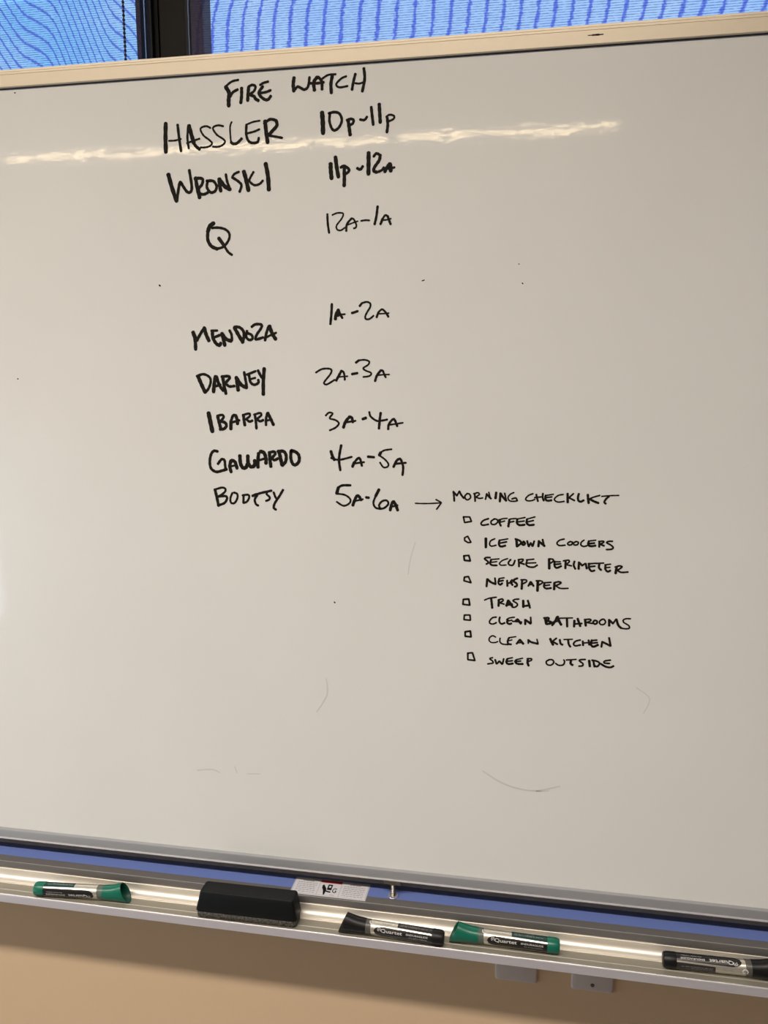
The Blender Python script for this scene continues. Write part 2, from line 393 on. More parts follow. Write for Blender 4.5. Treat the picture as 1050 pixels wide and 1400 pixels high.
# ---- writing: thin raised strokes of dry ink
def smooth_pts(p, sub=6):
    if len(p) < 3: return p
    q = []
    for i in range(len(p)-1):
        p0 = p[max(i-1, 0)]; p1 = p[i]; p2 = p[i+1]; p3 = p[min(i+2, len(p)-1)]
        for s in range(sub):
            t = s/sub
            q.append(tuple(.5*((2*b)+(-a+c)*t+(2*a-5*b+4*c-d)*t*t+(-a+3*b-3*c+d)*t**3) for a, b, c, d in zip(p0, p1, p2, p3)))
    q.append(p[-1]); return q
def stroke(bm, pts, w, y, wig=.07):
    h = w/2; pv = []; n = len(pts)
    for i in range(n):
        a = Vector(pts[max(i-1, 0)]); b = Vector(pts[min(i+1, n-1)]); d = (b-a)
        d = d.normalized() if d.length > 1e-9 else Vector((1, 0)); pv.append((Vector(pts[i]), Vector((-d.y, d.x)), d))
    hs = [h*(1+wig*math.sin(i*1.7+w*9e4)) for i in range(n)]
    left = [p+nn*k for (p, nn, d), k in zip(pv, hs)]; right = [p-nn*k for (p, nn, d), k in zip(pv, hs)]
    lv = [bm.verts.new((q.x, y, q.y)) for q in left]; rv = [bm.verts.new((q.x, y, q.y)) for q in right]
    for i in range(n-1): bm.faces.new((lv[i], lv[i+1], rv[i+1], rv[i]))
    for (p, nn, d), s, a, b, k in ((pv[0], -1, lv[0], rv[0], hs[0]), (pv[-1], 1, lv[-1], rv[-1], hs[-1])):
        arc = [a]
        for j in range(1, 6):
            t = PI*j/6; q = p + nn*k*math.cos(t) + d*s*k*.85*math.sin(t); arc.append(bm.verts.new((q.x, y, q.y)))
        arc.append(b); bm.faces.new(arc)
LABELS = ['heading reading FIRE', 'name in the first row', 'heading reading WATCH', 'time reading 10p-11p', 'name in the second row', 'single letter Q', 'time reading 11p-12A', 'time reading 12A-1A', 'first name below the gap', 'second name below the gap', 'time reading 1A-2A', 'time reading 2A-3A', 'name beside 3A-4A', 'name beside 4A-5A', 'name beside 5A-6A', 'time reading 3A-4A', 'time reading 4A-5A', 'time reading 5A-6A', 'word reading MORNING', 'word reading CHECKLKT', 'item reading COFFEE', 'ICE', 'DOWN', 'COOLERS', 'SECURE', 'PERIMETER', 'item reading NEWSPAPER', 'item reading TRASH', 'CLEAN, before BATHROOMS', 'BATHROOMS', 'CLEAN, before KITCHEN', 'KITCHEN', 'SWEEP', 'OUTSIDE']
WRITING = [
('written_word', 'FIRE', """200 -32538 182305 -33298 182178 -34073 181689
373 -33997 181684 -33638 181056 -33706 180384 -33713 179735
243 -32644 181332 -33182 181095 -33531 180644
300 -32188 181438 -32211 180700 -32324 179965
313 -31388 181483 -31469 180790 -31533 180148
227 -31432 181526 -30976 181698 -30606 181515 -30814 181046 -31349 180756
284 -31304 180753 -30785 180507 -30641 180270 -30316 180076
212 -29176 181920 -29701 181819 -30079 181643
268 -29784 181464 -30251 180824 -29772 180245 -29267 180094 -28915 180435
226 -30251 180824 -29501 180872 -28900 181036"""),
('written_word', 'HASSLER', """401 -41136 178318 -41237 176825 -41260 175348
266 -39734 178103 -39622 176741 -39448 175343
162 -40859 176499 -40151 176491 -39392 176619
221 -38490 177995 -38639 176691 -38529 175603
382 -38400 177921 -38104 176801 -37899 176099
293 -37899 176099 -37649 175740 -37272 175444
176 -38725 176141 -37967 176351 -37228 176535
176 -35904 177580 -36359 177783 -36903 177702 -37069 177436 -36736 176840 -36104 176353 -35778 175991 -36051 175701 -36598 175590 -37125 175617
175 -34409 177678 -34972 177804 -35484 177695 -35601 177427 -35162 176813 -34485 176366 -34266 176052 -34584 175724 -35129 175572 -35698 175628
159 -33433 178061 -33634 177526 -33609 176430 -33562 175989
260 -33562 175989 -33354 175813 -32894 175845 -32346 176283
158 -30206 178020 -31008 177928 -31741 177697
244 -31741 177697 -31800 176746 -31592 176053 -31144 175784 -30537 175835 -30374 176263
187 -30275 177142 -30884 176943 -31616 176805
358 -29607 177919 -29528 176898 -29376 175748
256 -29733 177696 -29047 178091 -28377 177946
314 -28377 177946 -28284 177441 -28776 176926 -29268 176477
214 -29268 176450 -28491 176301 -27716 176125"""),
('written_word', 'WATCH', """318 -26275 182110 -26372 181426 -26315 180794
237 -26315 180794 -25916 181197 -25543 181061 -25156 180874 -24735 181137 -24553 182063
316 -23725 182011 -24092 181535 -24034 180755
263 -23615 182029 -23235 181606 -23191 180791
236 -24425 181456 -23762 181414 -23002 181466
182 -23135 181849 -22512 182157 -21690 182179
302 -22019 182151 -22207 181292 -22177 180367
182 -20533 181907 -21080 181719 -21632 181194 -21294 180862 -20405 180931
247 -19553 182054 -19776 181264 -19918 180553
260 -18630 182549 -18541 181558 -18805 180312
168 -19587 181166 -19112 181099 -18502 181246"""),
('written_word', '10p-11p', """412 -23224 178444 -23154 177455 -23141 176363
238 -22354 178294 -22419 177541 -22165 176794 -21821 176585 -21335 176913 -21052 177592 -21321 178236 -21870 178418 -22492 178327
237 -20503 177536 -20091 177639 -19764 177495 -19889 177150 -20261 177019
316 -20367 177491 -20263 176792 -20159 176055
222 -19067 177520 -18590 177456 -18316 177741
261 -17851 178688 -17746 177784 -17640 176927
312 -16985 178912 -16933 177988 -16881 177111
182 -16232 177624 -15881 177817 -15411 177678 -15451 177382 -15935 177184
260 -16124 177506 -16070 176817 -16165 176096"""),
('written_word', 'WRONSKI', """405 -41072 172919 -40694 171489 -40218 170080
281 -40186 170079 -39903 171456 -39686 172068 -39345 171574 -38896 170991 -38469 171016 -38348 171673 -38564 173270
357 -37846 172425 -37700 171364 -37459 170339
282 -37943 172359 -37346 172389 -37009 172220 -37139 171692 -37546 171316
267 -37547 171288 -37410 170789 -36944 170657 -36469 170821
266 -36457 171944 -36557 171387 -36156 170836 -35606 170954 -35415 171479 -35800 172014 -36547 172060
354 -35094 172207 -35041 171533 -34938 170927
382 -35049 172163 -34501 171441 -33848 171064
249 -33848 171064 -34160 171915 -34289 172659
220 -32758 172854 -33303 172643 -33560 172307
249 -33560 172307 -32866 171859 -32511 171426 -32746 170767
394 -32191 172843 -31942 171958 -31714 170864
218 -31078 172751 -31445 172214 -31563 171831 -31040 171392 -30427 171477 -30038 171806
392 -29659 173541 -29434 172264 -29363 170850"""),
('written_word', 'Q', """390 -35887 167532 -36369 167236 -36627 166645
330 -36627 166645 -36660 165788 -36292 165089 -35595 164753
239 -35595 164753 -34801 164987 -34183 165682 -34098 166363 -34581 166834 -35356 167031 -36141 167029
329 -35350 165890 -34795 165159
239 -34795 165159 -34320 164400 -33861 164058"""),
('written_word', '11p-12a', """376 -22347 173189 -22334 172508 -22257 171703
354 -21799 173860 -21680 172878 -21496 171830
249 -21216 172787 -20837 172919 -20323 172557 -20412 172272 -20759 172088
323 -20828 172739 -20837 171741 -20867 170901
247 -19399 172614 -19068 172480 -18798 172785
371 -18152 174119 -18167 173014 -18183 171973
245 -17601 173728 -17303 174019 -16900 173822
288 -16900 173822 -17008 173305 -17498 172666 -17595 172274 -17255 172120
225 -17255 172120 -16723 172304 -16511 172571
307 -15876 172907 -16193 172507 -16395 172121
348 -15823 172885 -15760 172507 -15749 172171
204 -16437 172459 -15929 172436 -15348 172518"""),
('written_word', '12A-1A', """202 -22772 168015 -22740 167066 -22599 166059
148 -22215 167914 -21645 168106 -21014 168022 -21160 167520 -21735 166827 -21696 166387 -21282 166281 -20842 166542
200 -20095 167462 -20600 166890 -20671 166200
158 -20073 167501 -19824 167371 -19568 166855 -19592 166530 -19831 166437
126 -20480 166835 -19914 167019 -19371 167172
157 -19025 167191 -18506 167243 -18097 167209
229 -17190 168606 -17310 167685 -17517 166804
239 -16873 166782 -16658 167279
187 -16658 167279 -16358 167681 -16080 167560
218 -16080 167560 -15931 167132 -15771 166744
135 -16733 167201 -16251 167194 -15739 167307"""),
('written_word', 'MENDOZA', """354 -38870 155606 -38628 154784 -38612 153678
324 -38839 155634 -38416 154711
293 -38418 154683 -37928 155454 -37445 156110
367 -37446 156082 -37261 155334 -36952 154654
234 -35893 155767 -36607 155748
336 -36486 155718 -36453 154973 -36096 154335 -35694 154120 -35518 154358
263 -36377 154972 -35639 155245
365 -35345 155424 -35172 154748 -35043 154100
349 -35316 155396 -34867 154815 -34271 154571
261 -34164 154626 -34202 155299 -34428 155763
362 -33816 156063 -33390 155290 -32876 154445
290 -33814 156133 -33245 156098 -32807 155730 -32703 155212 -32844 154514
260 -32330 155668 -32439 155027 -32090 154675 -31712 154810 -31776 155202 -32218 155416
259 -31749 156134 -31295 156405 -30584 156340 -30684 155926 -31178 155264 -31312 154736 -30443 154936
273 -29729 156190 -30046 155390 -30214 154613
358 -29641 156162 -29365 155382 -28967 154740
214 -30177 154905 -29548 155176 -28876 155446"""),
('written_word', 'DARNEY', """388 -38386 150480 -38034 149646 -37635 148783
254 -38581 150624 -37756 150851 -37031 150505 -36915 149932 -37203 149215 -37606 148754
372 -36308 150589 -36496 149645 -36602 148841
326 -36186 150589 -35883 149645 -35417 148986
252 -36473 149430 -35730 149645
326 -35424 150545 -35277 149501 -35092 148642
281 -35545 150559 -34781 150614 -34591 150400 -35112 149859
265 -35083 149816 -34668 149458 -34027 149501
368 -33769 150470 -33671 149715 -33601 149044
367 -33770 150441 -33219 149643 -32578 149329
278 -32546 149386 -32672 150212 -32813 151063
248 -32474 150779 -31440 151172
263 -32235 150707 -32077 149927 -31633 149642 -31146 149855 -31137 150181
204 -32219 150239 -31491 150422
277 -31139 151241 -30825 150633 -30563 150349
351 -30400 151450 -30541 150066 -30580 148562"""),
('written_word', '1A-2A', """239 -22382 158474 -22450 157399 -22575 156322
304 -21644 157829 -21905 157370 -22000 156864
227 -21622 157808 -21460 157384 -21209 156958
325 -21736 157546 -21673 157229
162 -21873 157200 -21372 157330 -20895 157354
226 -20119 157468 -19820 157547 -19456 157667
214 -19232 158208 -18967 158517
171 -18967 158517 -18440 158633 -18047 158459 -18059 158062 -18390 157545 -18613 157045 -18504 156792 -18120 156807 -17680 157136
214 -17330 156984 -17132 157504
181 -17132 157504 -16750 157810 -16478 157650 -16206 157353
213 -16206 157353 -16022 157006
128 -17078 157346 -16479 157357 -15956 157401"""),
('written_word', '2A-3A', """177 -24315 150996 -23630 151373 -22838 151424 -22502 151239 -22677 150775 -23308 150017 -23369 149746 -23007 149691 -22176 150178
242 -21974 150102 -21664 150664 -21355 151181
198 -21355 151181 -21132 151040 -21024 150662 -20983 150176
143 -21835 150481 -21272 150533 -20655 150575
230 -20149 150811 -19534 150916
218 -19693 152075 -19358 152319
164 -19358 152319 -18692 152369 -18195 152184 -18307 151833 -18863 151461 -18587 151192 -18034 150976 -17979 150761 -18257 150569 -18869 150495
228 -17528 150031 -17315 150652 -16872 151207
195 -16872 151207 -16652 151163 -16487 150757 -16323 150457
141 -17371 150653 -16708 150726 -15937 150755"""),
('written_word', 'IBARRA', """441 -37300 146370 -37131 145438 -36911 144255
326 -36204 146034 -36041 145308 -35850 144540
254 -36233 146061 -35647 146174 -35468 145902 -35891 145447
298 -35891 145447 -35315 145286 -35168 144903 -35485 144571 -35967 144512
366 -34628 144565 -34584 145456
281 -34584 145456 -34317 146100 -33984 146143
337 -33984 146116 -33813 145599 -33798 145161
239 -34589 145292 -33554 145573
309 -33046 146190 -32992 145604 -32908 145032
224 -33118 146176 -32352 146357 -32289 146058 -32700 145743
252 -32701 145715 -32350 145432 -31988 145543
266 -31655 146198 -31560 145478 -31512 144634
223 -31754 146225 -31034 146432 -30899 146162 -31410 145751
251 -31411 145724 -31060 145482 -30671 145621
251 -30151 146437 -30325 145759 -30343 145053
306 -30081 146410 -29770 145763 -29446 145087
194 -30316 145555 -29630 145696"""),
('written_word', 'GALLARDO', """286 -36352 141921 -36819 141970 -37173 141562 -37366 140722 -37234 139912 -36615 139517 -35874 139671 -35311 139835
272 -36360 140459 -35901 140996 -35538 140891 -35484 140334 -35428 139833
343 -34735 140876 -34903 140205 -34764 139538
342 -34632 140905 -34230 140703 -34020 139969
214 -34831 140178 -34096 140358
369 -33625 141448 -33579 140575 -33304 140066 -32940 140100 -32710 140520
368 -32653 141462 -32634 140660 -32328 140208 -31876 140354 -31831 140922
340 -31332 141758 -31440 140956 -31448 140154
366 -31125 141995 -30697 141863 -30455 141247 -30471 140627
239 -31398 140929 -30455 141220
338 -30011 141777 -29959 140980 -29891 140264
281 -30081 141872 -29463 141991 -29327 141718 -29738 141259
280 -29738 141231 -29429 141016 -29024 141201
364 -28837 141931 -28669 141138 -28528 140453
322 -28977 142025 -28322 142048 -28019 141600 -28091 140872 -28500 140412
320 -27411 142142 -27457 141294 -27257 140653 -26905 140508 -26501 140898 -26475 141555 -26806 141960 -27340 142157"""),
('written_word', 'BOOTSY', """305 -36839 137403 -36649 136517 -36463 135501
217 -36913 137387 -35973 137662 -35537 137503 -35668 137105 -36424 136593
247 -36424 136593 -35566 136656 -35369 136379 -35712 135832 -36417 135559
216 -34685 137058 -34955 136417 -34885 135882 -34459 135865 -34104 136410 -34087 136931 -34492 137104
244 -33316 136781 -33357 135921
216 -33448 136792 -32744 136879 -32637 136544 -32914 136073 -33329 135894
286 -32209 136765 -31724 136945
241 -31724 136945 -31138 137140 -29888 137435
229 -31625 136849 -31944 136350 -31828 135820 -31542 135630
214 -30338 137341 -30476 137016 -30124 136675 -30203 136366 -30583 136216
227 -29619 137246 -29416 136693 -29248 136487
242 -28477 137550 -28909 136844 -29491 135992 -29648 135427 -29379 135210"""),
('written_word', '3A-4A', """183 -23241 146185 -22851 146515 -22435 146398 -22781 145889 -22089 145670 -21723 145299 -22098 144848 -22798 144512
287 -21189 144856 -20936 145529 -20472 146053
272 -20472 146053 -20213 145951 -20094 145461
196 -20984 145424 -19787 145612
285 -18962 145811 -18596 145947
194 -18198 146599 -18033 146098 -17353 145630 -16748 145663 -16145 145786
240 -16897 146518 -17020 145632 -17098 144773
223 -16040 144708 -15964 145271 -15543 145790 -15303 145747 -15017 145057
163 -15844 145198 -15092 145322 -14373 145431"""),
('written_word', '4A-5A', """292 -22688 142133 -22523 141606 -22295 141170
198 -22681 141376 -22139 141202 -21518 141197 -20247 141534
246 -21471 142828 -21699 141694 -21738 140936 -21608 139982
275 -20179 140417 -19975 140889
229 -19975 140889 -19509 141395 -19264 141248 -19084 140527
183 -20053 140767 -18820 140954
242 -18373 141578 -17670 141528
166 -15663 142455 -16451 142340 -16876 142095
302 -16907 142064 -17059 141763
166 -17060 141733 -16452 141322 -16027 140805 -16149 140457 -16605 140419 -16985 140939
240 -15435 140470 -15087 141165 -14710 141395 -14513 141129
226 -14513 141129 -14331 140459 -14404 139558
195 -15314 140817 -14030 140958"""),
('written_word', '5A-6A', """232 -20428 138269 -21392 138233 -21863 137962
310 -21863 137962 -22057 137298
187 -22104 137267 -21091 137137 -20472 136661 -20569 136198 -21259 135872 -22068 136314
293 -20167 135962 -19928 136629 -19662 137064 -19430 136993 -19200 136601
185 -20007 136443 -18982 136698
261 -18610 136921 -18302 136883
276 -17115 137840 -17500 137101
199 -17500 137101 -17765 136301 -17458 135727 -16643 135688 -16045 136192 -16228 136614 -16765 136509 -17104 136043 -16981 135709
290 -15815 135512 -15693 136049 -15464 136512 -15204 136184 -14959 135535
183 -15739 135895 -14960 136099"""),
('drawn_arrow', 'arrow', """135 -12926 136379 -11599 136383 -10025 136499
150 -10582 136861 -10026 136574
151 -9981 136530 -10246 136116 -10513 135762"""),
('written_word', 'MORNING', """187 -8626 137798 -8565 137270 -8526 136764
186 -8648 137819 -8238 137366
153 -8238 137366 -7972 137868
186 -7972 137868 -7749 137455 -7460 137099
153 -7077 137636 -7344 137333 -7230 136994 -6979 136935 -6701 137205 -6837 137565 -7131 137635
175 -6263 137655 -6224 137217 -6195 136800
142 -6360 137631 -5908 137751 -5742 137558 -6116 137275
141 -6116 137253 -5735 137119 -5379 137183
163 -5052 137026 -4983 137357 -4934 137643
184 -4934 137643 -4659 137310 -4440 137118
141 -4494 137117 -4608 137475 -4701 137823
228 -3885 137820 -3947 137185
206 -3411 137744 -3467 136825
205 -3390 137723 -3102 137293 -2773 136941
162 -2773 136941 -2869 137408 -2952 137766
140 -1941 137865 -2362 137638 -2577 137251 -2378 136929 -1918 136886 -1568 136949
161 -2137 137142 -1735 137261 -1568 136971"""),
('written_word', 'CHECKLIST', """139 128 137783 -342 137577 -650 137190 -432 136978 43 137022 356 137160
182 489 137705 561 137382 678 136973
149 329 137355 1033 137448
181 1201 137830 1182 137397 1308 137043
202 1522 137622 1469 137296 1676 137053 2126 137096
138 1554 137623 2335 137771
149 1508 137384 2187 137476
138 3379 137774 2861 137654 2455 137266 2621 137001 2989 136924 3508 137023
222 3844 137871 3887 136925
148 4467 137885 4015 137445
158 4015 137423 4597 137137
200 5037 137877 4958 137489 5022 137136 5275 137025 5579 137183
221 5990 137814 6038 137355 6117 136896
147 7257 137759 6698 137585 6161 137358
210 6213 137349 6613 137123 7136 136922
125 7466 137657 8331 137763 9247 137807
188 8212 137675 7889 137326 7768 137024 7928 136867"""),
('drawn_checkbox', 'checkbox', """s154 -7474 134976 -6786 134996 -6560 134492 -7334 134336 -7474 134976"""),
('written_word', 'COFFEE', """164 -4666 134858 -5204 134654 -5491 134314 -5303 134098 -4676 134217
153 -4018 134855 -4380 134568 -4320 134261 -3952 134228 -3645 134535 -3758 134796 -4072 134853
185 -3370 134797 -3449 134431 -3291 134082
130 -3531 134759 -3050 134905 -2622 134951
130 -3418 134476 -2883 134635
218 -2361 134815 -2418 134462 -2462 134042
141 -2426 134814 -2138 134910 -1637 134958
141 -2397 134506 -1864 134632
205 -1497 134907 -1540 134488 -1256 134233 -681 134295
129 -1550 134905 -649 135107
151 -1489 134578 -745 134710
205 -432 134938 -474 134520 -191 134266 328 134325
129 -432 134938 410 135203
151 -423 134610 262 134794"""),
('drawn_checkbox', 'checkbox', """s155 -7309 132597 -6971 132787 -6578 132107 -6906 132051 -7304 132284 -7309 132597"""),
('written_word', 'ICE', """254 -4928 132588 -4909 131585
143 -3940 132588 -4380 132351 -4503 131956 -4281 131741 -3763 131871
208 -3407 132439 -3463 131993 -3241 131734 -2768 131850
131 -3407 132439 -2484 132637
153 -3400 132106 -2616 132289"""),
('written_word', 'DOWN', """240 -1548 132591 -1454 131819
196 -1656 132643 -1223 132492 -1003 132245 -1264 131959 -1454 131819
196 -739 132398 -925 132137 -761 131999 -584 132171 -739 132398
185 -367 132466 -191 131864
184 -170 131865 33 132259
184 33 132259 214 131901
184 256 131924 411 132482
206 910 132510 885 131902
216 911 132477 1541 131970
184 1477 131990 1319 132689"""),
('written_word', 'COOLERS', """150 3647 132823 3148 132663 2884 132325 3145 132082 3775 132137
150 4306 132572 4040 132365 4152 132172 4465 132227 4561 132482 4285 132571
150 4934 132593 4669 132387 4780 132194 5092 132249 5177 132503 4913 132593
149 5773 132764 5500 132525 5469 132219 5767 132065 6128 132165
202 6287 132640 6238 132300 6494 132124 7010 132197
138 6234 132682 7039 132807
170 6296 132400 6896 132476
202 7427 132679 7420 132070
148 7354 132677 7818 132725 7864 132596 7521 132378
170 7543 132357 7921 132218
159 8796 132748 8396 132723 8206 132565 8660 132309 8897 132057 8730 131866 8186 131803"""),
('drawn_checkbox', 'checkbox', """s178 -7356 130519 -6807 130584 -6621 129961 -7293 129991 -7356 130519"""),
('written_word', 'SECURE', """177 -4419 130428 -4833 130412 -5015 130248 -4683 129991 -4625 129791 -4819 129671
188 -4284 130209 -4396 129778 -4173 129562 -3640 129561
132 -4338 130207 -3406 130321
132 -4289 129883 -3649 129998
132 -2465 130380 -3001 130169 -3352 129819 -3184 129602 -2611 129647
164 -2117 130292 -2379 129913 -2222 129662 -1855 129677 -1651 130199
186 -1245 130326 -1182 129525
153 -1298 130302 -795 130377 -790 130188 -1107 129964
164 -1031 129933 -620 129816
163 -289 130319 -405 129824 -173 129566 407 129522 807 129761
131 -396 130314 435 130435
131 -333 129949 660 130033"""),
('written_word', 'PERIMETER', """239 2084 130499 2138 129437
163 2041 130519 2487 130492 2537 130273 2226 130039
195 2696 130257 2712 129748 2962 129537 3411 129754
140 2644 130222 3310 130248
173 2759 129927 3370 130018
194 3887 130359 3883 129530
151 3634 130360 4200 130459 4249 130230 3920 129996
162 3974 129954 4537 129833
183 4835 130341 4765 129919 4958 129507
215 5320 130272 5315 129522
193 5341 130250 5689 129923
161 5709 129924 5994 130166
193 6057 130158 6182 129601
193 6411 130183 6430 129677 6694 129336 7024 129416
149 6329 130135 7139 130233
160 6446 129810 7047 129900
149 7160 130212 7968 130288
203 7514 130204 7490 129753 7730 129488
192 8184 130077 8160 129638 8421 129341 8706 129474
138 8100 130096 8717 130197
138 8196 129771 8659 129845
223 9360 129906 9276 129201
159 9196 129877 9633 130037 9925 129939 9648 129677 9416 129558
159 9469 129527 9870 129325 10567 129386"""),
('drawn_checkbox', 'checkbox', """s168 -7265 128056 -6803 128132 -6505 127430 -7303 127622 -7265 128056"""),
('written_word', 'NEWSPAPER', """201 -4688 127928 -4749 127076
211 -4644 127919 -4255 127585 -3759 127404
178 -3738 127427 -3828 128090
188 -3336 128043 -3436 127587 -3235 127348 -2999 127528
144 -3337 128055 -2795 128168
166 -3384 127725 -2897 127859
188 -2463 127867 -2416 127237
166 -2422 127530 -1894 127689
199 -1900 127948 -2058 127716 -1855 127375
199 -1332 128163 -1632 128027 -1724 127809 -1393 127542 -1387 127283 -1601 127195
221 -799 127995 -827 126971
154 -929 128012 -380 128025 -320 127814 -702 127573
187 -103 127341 132 127812
198 196 127803 466 127366
132 -53 127456 407 127555
241 932 127959 921 126837
153 739 127973 1285 127985 1440 127780 1021 127481
186 1687 127768 1613 127362 1866 127138 2397 127218
142 1579 127786 2377 127865
142 1717 127467 2227 127557
218 2751 127815 2742 127077
163 2697 127835 3203 127969 3462 127846 2942 127511
141 2943 127477 3408 127230 4255 127269"""),
('drawn_checkbox', 'checkbox', """s181 -7350 125438 -6730 125514 -6608 124798 -7386 124863 -7350 125438"""),
('written_word', 'TRASH', """145 -4950 125474 -4383 125729 -3619 125879
224 -4207 125692 -4131 125148 -4065 124603
212 -3339 125563 -3357 124867
156 -3426 125547 -2981 125705 -2868 125494 -3256 125248
156 -3201 125228 -2728 125103
223 -2291 125556 -2473 124933
267 -2279 125534 -1852 124964
200 -2453 125025 -1857 125146
156 -1111 125772 -1544 125717 -1735 125538 -1338 125285 -1257 125062 -1501 124822 -1827 124795
244 -620 125614 -591 124890
199 -593 124981 96 125106
199 -113 125650 28 125238 147 124836"""),
('drawn_checkbox', 'checkbox', """s159 -7202 123600 -6568 123644 -6503 123025 -7250 123055 -7202 123600"""),
('written_word', 'CLEAN', """157 -3571 123547 -4009 123444 -4321 123048 -4261 122764 -3885 122727 -3558 122905
179 -3187 123556 -3244 123106 -3006 122786 -2625 122909
145 -1549 123641 -2146 123507 -2415 123299
201 -2294 123305 -2341 122959 -2075 122813 -1891 122891
145 -2411 123116 -1813 123285
190 -1217 123419 -1461 123177
234 -1195 123409 -824 122949
156 -1755 123150 -1373 123148 -719 123114
200 -346 123408 -322 122884
222 -313 123387 261 123007
166 314 123032 252 123724"""),
('written_word', 'BATHROOMS', """265 1882 123684 2008 123078
188 1720 123721 2224 123770 2219 123566 1997 123441
210 2052 123421 2517 123298 2437 123124 2010 123021
221 3172 123933 2944 123377 2657 122931
242 3226 123935 3425 123403 3640 123041
154 2732 123298 3475 123496
131 3487 123791 4847 123896
220 4245 123785 4308 122862
219 5071 123581 5052 122902
186 5042 123196 5876 123308
219 5413 123824 5565 123404 5729 122984
218 6230 123755 6319 123073
153 6145 123773 6734 123838 6845 123686 6473 123475
163 6475 123442 7037 123370
174 7285 123754 7104 123543 7260 123315 7509 123418 7510 123665 7285 123754
152 8068 123908 7784 123635 7891 123326 8248 123323 8436 123614 8267 123896 8068 123908
216 8802 123891 8840 123209
194 8823 123869 9237 123488
162 9257 123490 9529 123985
216 9581 123987 9818 123318 10123 123022
139 10124 122999 10667 122951 11006 123059 10909 123355 10397 123662 10323 123926 10616 124109 11082 124122"""),
('drawn_checkbox', 'checkbox', """s182 -7084 121616 -6494 121753 -6405 121050 -7076 121093 -7084 121616"""),
('written_word', 'CLEAN', """136 -3611 121186 -3945 121329 -4284 121090 -4332 120740 -4062 120523 -3621 120549 -3347 120681
146 -3102 121099 -3116 120694 -2846 120421 -2184 120379
135 -1331 121373 -2093 121203
191 -2093 121192 -2238 120803 -2165 120484 -1856 120433
112 -2194 120805 -1759 120969
202 -885 121031 -1234 120538
224 -863 121009 -492 120582
123 -1149 120635 -604 120725
168 51 121085 73 120672
201 96 121030 428 120819 1149 120678
145 1170 120679 1015 121197"""),
('written_word', 'KITCHEN', """233 2491 121339 2642 120971 2824 120661
166 3166 121435 2769 121070
177 2770 121024 3295 120746
199 3547 121286 3646 120858 3855 120722
132 3995 121334 4933 121422
199 4455 121338 4536 120853 4718 120545
165 5787 121381 5282 121215 5069 120884 5279 120680 5829 120815
198 6057 121260 6116 120798
142 6065 121045 6751 121142
197 6688 121410 6771 120893
219 7058 121431 6937 120994 7213 120692 7712 120926
153 6975 121381 7585 121473
164 7039 121090 7649 121194
197 8171 121326 8100 120722
196 8204 121294 8547 121145 9062 120892
196 9083 120894 8887 121819"""),
('drawn_checkbox', 'checkbox', """s172 -6744 119094 -6219 119173 -5914 118256 -6733 118310 -6744 119094"""),
('written_word', 'SWEEP', """160 -3916 118719 -4224 118583 -3908 118323 -3859 118092 -4457 117937
182 -3612 118493 -3447 118025
170 -3392 118028 -3133 118348
182 -3111 118349 -2816 118018
159 -2751 118069 -2642 118670
136 -1655 118859 -2224 118707
204 -2223 118696 -2336 118305 -2110 118075 -1584 118178
147 -2282 118378 -1646 118499
135 -503 118872 -1178 118668
203 -1177 118645 -1347 118425 -1089 118174 -485 118189
147 -1237 118420 -713 118523
225 89 118839 46 118397 176 118022
157 -10 118833 459 118874 453 118677 108 118517"""),
('written_word', 'OUTSIDE', """156 2490 118885 2140 118644 2248 118293 2672 118251 2965 118581 2804 118882 2436 118882
155 3184 118479 3536 118283 4018 118371 4156 118748 4052 118959
144 4343 118955 5420 119102
222 4857 118964 4828 118583 5037 118413
166 6400 119152 5891 119086 5790 118931 6152 118667 6140 118403 5758 118321
243 6841 119031 6941 118374
198 7274 119115 7451 118372
176 7147 119107 7681 119026 7987 118783 7705 118389 7347 118606
164 9152 119244 8545 119103 8502 118873 9062 118851
197 8115 118757 8656 118450 9186 118404 9496 118572"""),
('ink_speck', 'smudge', """137 -42731 160941 -42645 160857"""),
('ink_speck', '', """94 -12315 160738 -12076 160809"""),
('ink_speck', '', """76 -2036 162226 -1960 162224"""),
('ink_speck', '', """91 -1605 160269 -1527 160192"""),
('ink_speck', '', """102 -59401 182620 -59308 182615"""),
('ink_speck', '', """111 -61640 150362 -61542 150362"""),
('ink_speck', '', """124 -22499 124399 -22411 124314"""),
('faint_smear', 'faint_smear', """156 -4779 104779 -2195 103363 1026 102842 4088 103677"""),
('faint_smear', '', """122 1447 102790 2862 103016"""),
('faint_smear', '', """129 -23598 114865 -23534 112845 -24836 110617"""),
('faint_smear', '', """103 -12896 131917 -13478 129848 -13726 128119"""),
('faint_smear', '', """157 -40476 101668 -38517 101941 -37559 101636"""),
('faint_smear', '', """136 -35503 102601 -35239 101845"""),
('faint_smear', '', """116 -33901 101771 -32278 101919"""),
('faint_smear', '', """99 12068 116229 13535 115047 12992 113285"""),
]

